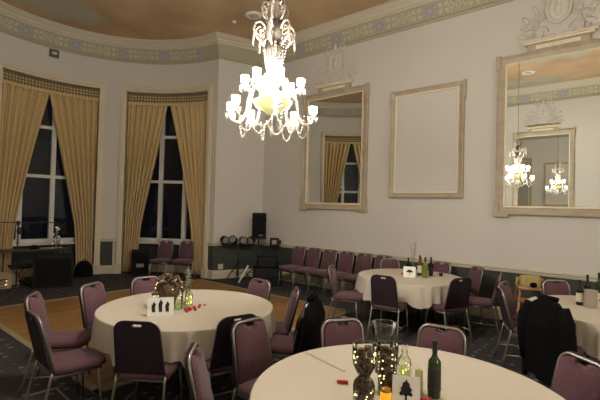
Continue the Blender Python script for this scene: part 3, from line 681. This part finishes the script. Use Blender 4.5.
# ------------------------------------------------------------------ bottles, vases, cards
ZC = .759
def bottle(x, y, h, r, m, label, z=ZC, lab=None, foil=True, tilt=0):
    root = empty('wine_bottle', (x, y, z)); tag(root, label, 'bottle')
    MB().lathe([(r*.85, 0), (r, .008), (r, h*.58), (r*.93, h*.64), (r*.55, h*.70), (r*.38, h*.75), (r*.36, h*.96), (r*.42, h*.965), (r*.42, h), (r*.2, h)], n=22).build('glass_body', m, root)
    if lab: MB().lathe([(r*1.015, h*.14), (r*1.015, h*.50)], n=22, cap=False).build('paper_label', lab, root)
    if foil: MB().lathe([(r*.42, h*.80), (r*.44, h*.99), (r*.40, h*1.003)], n=16).build('foil_cap', M['foil'], root)
    return root
bottle(2.365, .94, .325, .037, M['green'], 'dark green wine bottle with black label on the nearest table', lab=M['dlabel'])
mb = MB()
def card(x, y, w, h, face, motif, label):
    root = empty('table_card', (x, y, ZC), math.radians(face)+PI/2); tag(root, label, 'table card')   # local -Y is the printed face
    mb = MB()
    for s in (-1, 1):
        M4 = Matrix.Rotation(s*.22, 3, 'X'); mb.box((0, s*h*.21*.52*2*.5, h*.49), (w, .003, h), M4=M4)
    mb.build('folded_card', M['card'], root)
    mb = MB(); fn = lambda px, d, pz: Matrix.Rotation(-.22, 3, 'X') @ Vector((px, -.004, pz-h*.49)) + Vector((0, -h*.115, h*.49)) + Vector((0, d*.001, 0))
    def poly(pts): mb.prism([(a*w, b*h) for a, b in pts], 0, -1, fn)
    if motif == 'tree':
        poly([(-.04, .08), (.04, .08), (.03, .45), (-.03, .45)])
        poly([(-.20, .30), (-.24, .40), (-.17, .47), (-.20, .56), (-.13, .62), (-.12, .74), (-.03, .80), (.0, .90), (.05, .80), (.12, .74), (.14, .62), (.22, .54), (.17, .46), (.24, .38), (.20, .30), (.08, .34), (0, .28), (-.08, .34)])
        poly([(-.16, .06), (.16, .06), (.12, .10), (-.12, .10)])
    elif motif == 'figures':
        for dx in (-.26, .0, .26):
            k = 1.15 if dx == 0 else 1
            poly([(dx-.06, .2), (dx+.06, .2), (dx+.05, .5*k), (dx+.08, .62*k), (dx+.02, .72*k), (dx, .8*k), (dx-.03, .7*k), (dx-.09, .55*k)])
    else:
        poly([(-.30, .42), (-.22, .58), (-.10, .68), (.08, .70), (.22, .60), (.30, .44), (.18, .48), (.10, .42), (.0, .48), (-.10, .42), (-.20, .48)]); poly([(-.02, .15), (.03, .15), (.02, .48), (-.02, .48)])
    mb.build('printed_motif', M['ink'], root)
def facing(x, y): return math.degrees(math.atan2(-y, -x))
card(2.19, 1.03, .15, .15, facing(2.19, 1.03), 'tree', 'white card with a black tree silhouette on the nearest table')
card(2.24, 3.60, .24, .17, facing(2.24, 3.6), 'figures', 'white card with three small black figures on the left table')
card(6.30, 2.95, .19, .17, facing(6.3, 2.95), 'umbrella', 'white card with a dark arched motif on the far table')
card(6.02, .40, .16, .17, facing(6.0, .4)+8, 'umbrella', 'white card at the right frame edge beside the ice bucket')

def cones(mb, c, r, n, h, rnd):
    for k in range(n):
        a = rnd.random()*6.28; q = r*math.sqrt(rnd.random())*.75; z = c[2]+.025+(h-.05)*k/max(1, n-1)
        cx, cy = c[0]+q*math.cos(a), c[1]+q*math.sin(a)
        for j in range(3): mb.ball((cx, cy, z+.010*(j-1)), .024-.004*abs(j-1)-.001*j, 8, sz=.5)
        mb.ball((cx, cy, z), .021, 8, sz=1.2)
def vase(x, y, prof, label, seed, lights=16, n=14, z=ZC, fill=(.04, .02, .2)):
    rnd = random.Random(seed); root = empty('glass_vase', (x, y, z)); tag(root, label, 'vase')
    MB().lathe(prof, n=28, cap=False).build('glass_body', M['thin'], root)
    pr, pz = prof[-1]; MB().tube([(pr*math.cos(2*PI*k/24), pr*math.sin(2*PI*k/24), pz) for k in range(24)], .002, 5, closed=True).build('rim', M['crystal'], root)
    mb = MB(); rr = lambda h: max(.012, min([p for p in prof], key=lambda p: abs(p[1]-h))[0]-.022)
    h0, h1 = fill[1], fill[2]
    for k in range(n):
        h = h0+(h1-h0)*k/(n-1); r_ = rr(h)
        for j in range(2 if r_ > .02 else 1):
            a = rnd.random()*6.28; q = r_*.75; cx, cy = q*math.cos(a+j*PI), q*math.sin(a+j*PI)
            mb.ball((cx, cy, h), .02, 8, sz=1.1)
            for d in (-.012, 0, .012): mb.ball((cx, cy, h+d), .024, 7, sz=.3)
    mb.build('pine_cones', M['pine'], root, kind='stuff')
    mb = MB()
    for k in range(lights):
        h = h0+(h1-h0)*rnd.random(); a = rnd.random()*6.28; q = rr(h)+.012; mb.ball((q*math.cos(a), q*math.sin(a), h), .0048, 6)
    mb.build('fairy_lights', M['fairy'], root)
hour = [(.055, 0), (.058, .01), (.060, .10), (.052, .125), (.032, .145), (.030, .155), (.042, .17), (.062, .21), (.068, .26), (.067, .325)]
vase(2.02, 1.20, hour, 'waisted glass vase of pine cones and fairy lights, leftmost on nearest table', 11, 20, 20, fill=(0, .02, .29))
vase(2.21, 1.16, [(.05, 0), (.05, .03), (.055, .14), (.064, .26), (.062, .29)], 'taller glass vase of pine cones just behind the amber light', 12, 18, 17, fill=(0, .02, .25))
vase(2.50, 1.34, [(.06, 0), (.055, .02), (.05, .1), (.075, .25), (.085, .32)], 'flared glass vase at the back of the nearest centrepiece', 13, 5, 10, fill=(0, .02, .14))
def lit_bottle(x, y, h, r, label, seed, name='light_bottle'):
    rnd = random.Random(seed); root = empty(name, (x, y, ZC)); tag(root, label, 'bottle')
    MB().lathe([(r*.9, 0), (r, .01), (r, h*.55), (r*.8, h*.66), (r*.4, h*.75), (r*.38, h*.97), (r*.45, h)], n=20, cap=False).build('glass_body', M['thin'], root)
    mb = MB(); mb.tube([(r*.5*math.cos(k), r*.5*math.sin(k), .015+h*.7*k/24) for k in range(24)], .004, 5); mb.lathe([(r*.3, .01), (r*.62, .03), (r*.6, h*.42), (r*.2, h*.5)], n=14); mb.build('light_wire_glow_core', M['lime'], root)  # coil plus an added glowing core that paints the bottle's lit lower half
    mb = MB()
    for k in range(18): a = rnd.random()*6.28; mb.ball((r*.7*math.cos(a), r*.7*math.sin(a), .02+h*.5*rnd.random()), .0045, 6)
    mb.build('fairy_lights', M['fairy'], root)
lit_bottle(2.37, 1.13, .26, .045, 'clear bottle filled with fairy lights behind the tree card', 5)
lit_bottle(2.21, 1.30, .17, .03, 'short clear bottle of lights between the two pine cone vases', 9)
lit_bottle(2.59, 3.64, .24, .04, 'glowing fairy light bottle on the left table', 6)
r = empty('candle_jar', (2.115, 1.115, ZC)); tag(r, 'small amber glowing jar in front of the pine cone vases', 'candle jar')
MB().lathe([(.026, 0), (.03, .01), (.032, .05), (.026, .06)], n=16).build('jar', M['amber'], r); MB().lathe([(.027, .06), (.028, .075), (.02, .08)], n=16).build('lid', mat('jar_rim', (.4, .2, .03), .3), r)
r = empty('pillar_candle', (2.36, 1.03, ZC)); tag(r, 'pale yellow candle right of the light bottle', 'candle')
MB().lathe([(.022, 0), (.022, .13), (.018, .135)], n=16).build('wax', mat('wax_yellow', (.62, .58, .28), .5, emit=(.8, .7, .2), es=.06), r); MB().tube([(0, 0, .13), (0, 0, .148)], .0015, 5).build('wick', M['ink'], r)
RG = 'red berries scattered on the tables'
bpos = [(2.27, .955, .012), (2.285, .975, .011), (2.245, .975, .012), (2.30, .935, .011), (2.235, 1.0, .012), (2.26, .925, .011)]
for x, y, q in bpos:
    o = MB().ball((0, 0, 0), q, 10).build('red_berry', M['red']); o.location = (x, y, ZC+q); tag(o, 'small red berry beside the tree card, one of a little heap', 'berry', 'red berries by the tree card')
for x, y, q in ((2.47, 3.50, .018), (2.53, 3.53, .019), (2.57, 3.50, .017), (2.60, 3.56, .018), (2.66, 3.56, .016), (2.70, 3.60, .017), (2.76, 3.60, .012), (2.50, 3.57, .016), (2.55, 3.58, .016)):
    o = MB().ball((0, 0, 0), q, 10).build('red_berry', M['red']); o.location = (x, y, ZC+q); tag(o, 'red berry in the cluster beside the lit bottle on the left table', 'berry', 'red berries on the left table')
o = MB().tube([(-.035, 0, .0), (-.028, 0, 0), (.028, 0, 0), (.035, 0, .0)], [.006, .011, .011, .006], 10).build('red_wrapper', M['red']); o.location = (2.153, 1.43, ZC+.011); o.rotation_euler = (0, 0, -1.0); tag(o, 'small red tube lying left of the pine cone vases', 'wrapper')
mb = MB(); mb.box((0, 0, 0), (.020, .41, .003), bevel=.001); o = mb.build('paper_strip', mat('strip_grey', (.50, .46, .42), .6)); o.location = (2.37, 1.725, ZC+.003); o.rotation_euler = (0, 0, -.245); tag(o, 'thin pale grey strip lying across the nearest tablecloth', 'strip')

# left table centrepiece: dried flower and cone ball in a bowl
r = empty('pine_cone_arrangement', (2.47, 3.84, ZC)); tag(r, 'round arrangement of pine cones and dried flowers on the left table', 'centrepiece')
MB().lathe([(.05, 0), (.06, .01), (.085, .06), (.09, .09)], n=22, cap=False).build('bowl', M['thin'], r)
mb = MB(); rnd = random.Random(4)
for k in range(120):
    a = rnd.random()*6.28; b = rnd.random()*PI*.95-.45; q = .15*(.75+.3*rnd.random()); c = (q*math.cos(a)*math.cos(b), q*math.sin(a)*math.cos(b), .19+q*math.sin(b)*.95)
    mb.mi = 0 if rnd.random() < .82 else 1; mb.ball(c, .013+.012*rnd.random(), 7, sz=.8)
mb.mi = 0; mb.ball((0, 0, .16), .12, 12); mb.build('dried_flowers', [M['pine'], M['sack']], r, kind='stuff')
mb = MB()
for k in range(16): a = rnd.random()*6.28; b = rnd.random()*2-.9; q = .145; mb.ball((q*math.cos(a)*math.cos(b), q*math.sin(a)*math.cos(b), .16+q*math.sin(b)), .005, 6)
mb.build('fairy_lights', M['fairy'], r)
def stem_vase(x, y, h, r_, top, label):
    root = empty('stem_vase', (x, y, ZC)); tag(root, label, 'vase'); rnd = random.Random(int(x*100))
    MB().lathe([(r_*.9, 0), (r_, .01), (r_, h*.9), (r_*1.1, h)], n=20, cap=False).build('glass_body', M['thin'], root)
    mb = MB()
    for k in range(4):
        a = rnd.random()*6.28; dx, dy = .05*math.cos(a), .05*math.sin(a)
        mb.tube([(0, 0, .01), (dx*.4, dy*.4, top*.5), (dx, dy, top*(.8+.2*rnd.random()))], .0035, 5)
        for j in range(7):
            t = .45+.55*j/7; mb.ball((dx*t+rnd.uniform(-.02, .02), dy*t+rnd.uniform(-.02, .02), top*t*.95), .011, 6, sz=.6)
    mb.build('dried_stems', M['twig'], root)
stem_vase(2.66, 3.80, .22, .045, .40, 'clear cylinder vase of dried stems behind the lit bottle')
stem_vase(6.86, 3.15, .16, .03, .55, 'slim vase with a tall twig on the far table')
r = empty('tea_light_jar', (2.49, 3.68, ZC)); tag(r, 'small green-glowing glass jar beside the figure card', 'candle jar')
MB().lathe([(.035, 0), (.04, .01), (.04, .12), (.036, .13)], n=18, cap=False).build('glass_body', M['thin'], r); MB().lathe([(.03, .005), (.03, .05)], n=14).build('glow', M['lime'], r)

# far table bottles
bottle(6.70, 3.16, .26, .036, M['darkglass'], 'dark bottle at the left of the far table group, behind the card')
bottle(6.90, 3.03, .27, .036, M['darkglass'], 'second dark bottle of the far table group, behind the card')
bottle(6.60, 2.91, .33, .038, mat('amber_bottle', (.10, .045, .02), .1), 'brown bottle with pale label and dark cap in the middle of the far table', lab=M['label'])
bottle(6.41, 2.735, .33, .04, M['olive'], 'bright yellow-green bottle on the far table', lab=None)
bottle(6.70, 2.76, .31, .037, M['darkglass'], 'dark bottle right of the bright green one on the far table', lab=M['dlabel'])
o = MB().lathe([(.02, 0), (.03, .005), (.032, .05), (.03, .055)], (0, 0, 0), 14).build('tea_light', M['darkglass']); o.location = (6.78, 2.62, ZC); tag(o, 'small dark tea light holder at the right of the far table', 'tea light')
o = MB().ball((0, 0, 0), .035, 12, sz=.7).build('red_bauble', M['red']); o.location = (6.38, 3.10, ZC+.024); tag(o, 'red bauble left of the card on the far table', 'bauble')
# right table
bottle(5.97, .625, .30, .037, M['darkglass'], 'dark bottle with pale label left of the ice bucket', lab=M['label'])
bottle(6.30, .58, .33, .037, M['darkglass'], 'dark bottle standing behind the ice bucket')
bottle(6.40, .47, .36, .037, M['green'], 'green bottle at the right frame edge behind the card')
r = empty('ice_bucket', (5.90, .51, ZC)); tag(r, 'brushed silver ice bucket on the table at the right edge', 'ice bucket')
MB().lathe([(.055, 0), (.062, .01), (.066, .19), (.07, .2), (.062, .2), (.055, .02), (.01, .015)], n=24, cap=False).build('bucket', M['silver'], r); MB().lathe([(.071, .195), (.073, .20), (.071, .205)], n=24, cap=False).build('rim', M['silver'], r)

# ------------------------------------------------------------------ high chair
r = empty('high_chair', (7.15, 1.36, 0), math.radians(200)-PI/2); tag(r, 'pale wooden high chair with yellow cushion standing by the dado', 'high chair')
for sx in (-1, 1):
    for y0_, y1_ in ((-.18, -.26), (.14, .24)): MB().tube([(sx*.17, y0_, 0.82 if y0_ < 0 else .72), (sx*.24, y1_, 0)], .018, 6).build('leg', M['pine_wood'], r)
mb = MB(); mb.box((0, -.02, .50), (.36, .32, .025), bevel=.006); mb.build('seat', M['pine_wood'], r)
mb = MB(); mb.box((0, .19, .72), (.42, .17, .022), bevel=.006); mb.build('tray', M['pine_wood'], r)
mb = MB(); mb.box((0, -.19, .80), (.38, .022, .06), bevel=.006); mb.box((0, -.20, .68), (.38, .02, .04), bevel=.006)
for sx in (-1, 1): mb.box((sx*.19, 0, .70), (.022, .40, .035), bevel=.005)
mb.build('rail', M['pine_wood'], r)
mb = MB(); mb.box((0, -.14, .775), (.30, .10, .20), bevel=.04); mb.build('cushion', M['straw'], r)
for s in (-1, 1): MB().tube([(s*.22, .2, .22), (s*.22, -.2, .22)], .011, 6).build('stretcher', M['pine_wood'], r)
# small dark toy bag hanging on the tray
o = MB().ball((0, 0, 0), 1, 12, sc=(.07, .05, .04)).build('dark_pouch', M['coat']); o.location = (6.97, 1.30, .775); tag(o, 'small dark bundle lying on the high chair tray', 'bundle')

# ------------------------------------------------------------------ band equipment
def ray_yaw(x, y): return math.atan2(y, x)-PI/2
def cabinet(x, y, w, d, h, yaw, name, label, cat, badge=True, z=0):
    r = empty(name, (x, y, z), yaw); tag(r, label, cat)     # local -Y faces the camera
    mb = MB(); mb.box((0, 0, h/2), (w, d, h), bevel=.012); mb.build('cabinet', M['black'], r)
    mb = MB(); mb.box((0, -d/2-.004, h*.5), (w*.88, .008, h*.84), bevel=.003); mb.build('grille', M['grille'], r)
    if badge: mb = MB(); mb.box((0, -d/2-.01, h*.40), (w*.42, .006, h*.14), bevel=.002); mb.build('badge', mat('badge', (.28, .28, .27), .4), r)
    for s in (-1, 1): mb = MB(); mb.box((s*(w/2+.004), 0, h*.72), (.012, .12, .05), bevel=.004); mb.build('handle', M['darkmetal'], r)
    return r
cabinet(3.50, 9.84, .74, .50, .66, ray_yaw(3.6, 9.8), 'bass_amplifier', 'large black amplifier cabinet on the carpet below the left window', 'amplifier', False)
cabinet(5.62, 10.06, .42, .36, .62, ray_yaw(5.6, 10), 'floor_loudspeaker', 'small black loudspeaker with grey badge on the floor between the windows', 'loudspeaker')
def tripod(r, h, spread=.42, m=None):
    MB().tube([(0, 0, .12), (0, 0, h)], .017, 8).build('pole', M['darkmetal'], r)
    for k in range(3):
        a = k*2*PI/3+.4; MB().tube([(0, 0, .48), (spread*math.cos(a), spread*math.sin(a), .015)], .012, 6).build('leg', M['darkmetal'], r)
    mb = MB(); mb.lathe([(.03, .45), (.03, .52)], n=10); mb.lathe([(.022, .14), (.022, .46)], n=10)
    for k in range(3):
        a = k*2*PI/3+.4; mb.tube([(0, 0, .17), (spread*.55*math.cos(a), spread*.55*math.sin(a), .225)], .008, 6)
    mb.build('collar', M['darkmetal'], r)
r = empty('speaker_stand', (7.22, 7.36, 0)); tag(r, 'black tripod stand carrying the loudspeaker in the room corner', 'speaker stand'); tripod(r, 1.02, .36)
r = cabinet(7.22, 7.36, .34, .30, .64, ray_yaw(7.2, 7.6), 'pole_loudspeaker', 'black loudspeaker raised on a pole in the room corner', 'loudspeaker', False, 1.03)
mb = MB(); mb.box((.04, -.165, .10), (.10, .006, .02)); mb.build('badge', mat('badge_small', (.25, .25, .28), .4), r)
# lighting bar with round spotlights
bx, by = 6.84, 7.66; yw = ray_yaw(bx, by)
r = empty('light_stand', (bx, by, 0), yw); tag(r, 'black tripod bar holding a row of small stage lights', 'light stand'); tripod(r, .88, .34)
MB().tube([(-.42, 0, .88), (.40, 0, .88)], .018, 8).build('crossbar', M['darkmetal'], r)
for i, xx in enumerate((-.34, -.13, .10, .30)):
    p = Vector((bx, by, 0)) + Matrix.Rotation(yw, 3, 'Z') @ Vector((xx, -.03, 1.0)); q = empty('stage_light', p, yw+(.5, -.4, .25, -.6)[i])
    tag(q, ('stage light at the left end of the lighting bar', 'stage light second from the left on the lighting bar', 'stage light third from the left on the lighting bar', 'stage light at the right end of the bar, below the loudspeaker')[i], 'stage light', 'stage lights on the bar')
    M4 = Matrix.Rotation(PI/2+(.2, -.3, .1, .3)[i], 3, 'X')
    MB().lathe([(.05, -.11), (.085, -.07), (.095, .06), (.10, .07), (.088, .07), (.082, .055)], M4=M4, n=18).build('can', M['black'], q)
    MB().lathe([(.002, .06), (.08, .058)], M4=M4, n=18, cap=False).build('lens', M['lens'], q)
    MB().tube([(-.106, 0, 0), (-.106, 0, -.07), (0, 0, -.11), (.106, 0, -.07), (.106, 0, 0)], .006, 6).build('yoke', M['darkmetal'], q)
r = empty('light_stand', (7.42, 7.02, 0), ray_yaw(7.4, 7.0)); tag(r, 'black stand at the end of the chair row with a boxy lamp', 'light stand'); tripod(r, .86, .27)
q = empty('stage_light', (7.42, 7.02, .86), ray_yaw(7.4, 7.0)); tag(q, 'boxy black stage lamp with pale square face near the chair row', 'stage light')
mb = MB(); mb.box((0, 0, .10), (.22, .12, .22), bevel=.02); mb.build('housing', M['black'], q); mb = MB(); mb.box((0, -.064, .11), (.11, .008, .10), bevel=.003); mb.build('lens', mat('square_lens', (.30, .29, .27), .3), q)
mb = MB(); mb.box((.14, 0, .11), (.06, .05, .08), bevel=.01); mb.build('bracket', M['black'], q)
def case(x, y, d, rz, z, label):
    r = empty('equipment_case', (x, y, z), rz); tag(r, label, 'equipment case')
    mb = MB(); mb.box((0, 0, d[2]/2), d, bevel=.02); mb.build('case_body', M['black'], r)
    mb = MB(); mb.box((0, 0, d[2]*.7), (d[0]+.006, d[1]+.006, .015)); mb.build('lid_edge', M['darkmetal'], r)
    mb = MB(); mb.tube([(-.07, -d[1]/2-.004, d[2]*.5), (-.06, -d[1]/2-.03, d[2]*.5), (.06, -d[1]/2-.03, d[2]*.5), (.07, -d[1]/2-.004, d[2]*.5)], .008, 6); mb.build('handle', M['darkmetal'], r)
case(6.98, 6.80, (.62, .38, .42), ray_yaw(7, 6.9)+.2, 0, 'black equipment case on the floor below the loudspeaker')
case(7.02, 6.83, (.44, .28, .26), ray_yaw(7, 6.9)-.1, .422, 'smaller black case stacked on the equipment case')
o = MB().tube([(0, 0, .02), (.22, -.08, .42)], .022, 8).build('rolled_banner', M['card']); o.location = (6.62, 7.38, 0); tag(o, 'pale rolled tube leaning among the black band equipment', 'rolled paper')
mb = MB(); mb.box((0, 0, 0), (.13, .02, .13), bevel=.004); o = mb.build('wall_socket', M['label']); o.location = (6.73, 8.19, .30); o.rotation_euler = (0, 0, -.38); tag(o, 'white socket plate low on the corner wall', 'socket')

# microphone stand with boom
r = empty('microphone_stand', (2.82, 9.86, 0), ray_yaw(2.9, 9.8)); tag(r, 'black microphone stand with long level boom before the left window', 'microphone stand')
MB().tube([(0, 0, .05), (0, 0, 1.36)], .013, 8).build('pole', M['darkmetal'], r)
MB().tube([(-1.0, 0, 1.37), (.66, 0, 1.37)], .010, 8).build('boom', M['darkmetal'], r)
mb = MB(); mb.lathe([(.03, 1.32), (.035, 1.37), (.03, 1.40)], n=12); mb.ball((.02, -.02, 1.20), 1, 10, sc=(.05, .035, .08)); mb.build('clamp', M['darkmetal'], r)
for k in range(3): a = k*2*PI/3; MB().tube([(0, 0, .10), (.30*math.cos(a), .30*math.sin(a), .012)], .010, 6).build('leg', M['darkmetal'], r)
# folding table behind the amplifier with its clutter
r = empty('folding_table', (3.30, 10.52, 0), 0); tag(r, 'low dark folding table under the left window sill', 'table')
mb = MB(); mb.box((0, 0, .735), (1.30, .42, .03), bevel=.005); mb.build('tabletop', M['wood_dark'], r)
for sx in (-1, 1):
    for sy in (-1, 1): MB().tube([(sx*.58, sy*.16, .72), (sx*.60, sy*.18, 0)], .013, 6).build('leg', M['darkmetal'], r)
o = MB().ball((0, 0, 0), 1, 12, sc=(.12, .09, .045)).build('cap', M['black']); o.location = (3.32, 10.48, .79); tag(o, 'flat black cap on the table under the left window', 'cap')
PL = ('pale loose sheet beside the sparkling posy behind the amplifier', 'pale loose sheet at the right end of the low table under the window', 'pale loose sheet next to the black cap on the low table')
for i, (x, y, rz) in enumerate(((3.66, 10.42, .3), (3.80, 10.55, -.4), (3.54, 10.50, .9))):
    mb = MB(); mb.box((0, 0, 0), (.21, .15, .006)); o = mb.build('paper_sheet', M['label']); o.location = (x, y, .754); o.rotation_euler = (0, 0, rz); tag(o, PL[i], 'paper', 'loose sheets behind the amplifier')
r = empty('glittery_flowers', (3.76, 10.44, .758)); tag(r, 'small sparkling flower posy in a glass by the left window', 'flowers')
MB().lathe([(.05, 0), (.055, .01), (.06, .16)], n=16, cap=False).build('vase', M['thin'], r)
mb = MB(); rnd = random.Random(8)
for k in range(36):
    h = rnd.random(); a = rnd.random()*6.28; q = .11*(1-h*.75)*rnd.random()**.5; mb.ball((q*math.cos(a)-.0, q*math.sin(a), .05+.42*h), .016, 6)
mb.tube([(0, 0, 0), (.0, .01, .40)], .01, 6); mb.build('blooms', mat('pale_blooms', (.28, .20, .17), .5), r)
mb = MB()
for k in range(9): h = rnd.random(); a = rnd.random()*6.28; q = .12*(1-h*.7); mb.ball((q*math.cos(a), q*math.sin(a), .05+.42*h), .009, 6)
mb.build('fairy_lights', mat('dim_fairy', (1, .9, .7), .5, emit=(1, .85, .6), es=1.5), r)
# bag, canvas sack, folding stool
r = empty('gig_bag', (4.44, 10.58, 0), ray_yaw(4.5, 10.5)); tag(r, 'rounded black bag slumped beneath the right curtain of the left window', 'bag')
MB().grid(lambda u, v: Vector(((.20-.05*v**3+.012*math.sin(7*u*2*PI))*math.cos(2*PI*u)*math.cos(v*PI/2)**.5, .15*math.sin(2*PI*u)*math.cos(v*PI/2)**.6, .01+.36*math.sin(v*PI/2)+.015*math.sin(2*PI*u*3)*v)), 28, 12, closed_u=True).build('bag_body', M['coat'], r)
MB().tube([(-.06, 0, .35), (-.03, 0, .41), (.04, 0, .41), (.07, 0, .35)], .010, 6).build('strap', M['black'], r)
r = empty('canvas_sack', (2.55, 10.20, 0), ray_yaw(2.8, 10.2)); tag(r, 'beige canvas sack lying behind the microphone stand', 'sack')
MB().grid(lambda u, v: Vector(((.40+.03*math.sin(11*u*2*PI))*math.cos(2*PI*u)*math.cos(v*PI/2)**.6+.05*v, .15*math.sin(2*PI*u)*math.cos(v*PI/2)**.6, .01+.27*math.sin(v*PI/2)*(1+.22*math.cos(2*PI*u)))), 32, 10, closed_u=True).build('sack_body', M['sack'], r)
MB().tube([(-.30, -.05, .10), (-.1, -.15, .19), (.15, -.14, .20), (.33, -.03, .17)], .012, 6).build('strap', M['black'], r)
r = empty('folding_stool', (2.98, 10.2, 0), ray_yaw(3, 10)+.3); tag(r, 'reddish cross-legged folding stool beside the microphone stand', 'stool')
for s in (-1, 1):
    for yy in (-.14, .14): MB().tube([(s*.17, yy, .0), (-s*.17, yy+.02, .42)], .012, 6).build('leg', mat('stool_wood', (.12, .04, .02), .5), r)
mb = MB(); mb.box((0, .01, .44), (.38, .32, .025), bevel=.008); mb.build('seat', M['back'], r)
# warm lights on the floor at the left edge
r = empty('light_string', (2.60, 9.98, 0)); tag(r, 'little heap of warm string lights on the floor at the left edge', 'string lights')
mb = MB(); rnd = random.Random(3)
mb.tube([(.09*math.cos(k*.8)*(1-k*.02), .09*math.sin(k*.8)*(1-k*.02), .012+.009*k) for k in range(22)], .005, 5); mb.build('cable', M['black'], r)
mb = MB()
for k in range(9): a = rnd.random()*6.28; mb.ball((.09*math.cos(a), .09*math.sin(a), .02+.19*rnd.random()), .009, 6)
mb.build('bulbs', mat('warm_bulb', (1, .7, .2), .5, emit=(1, .66, .16), es=3), r)
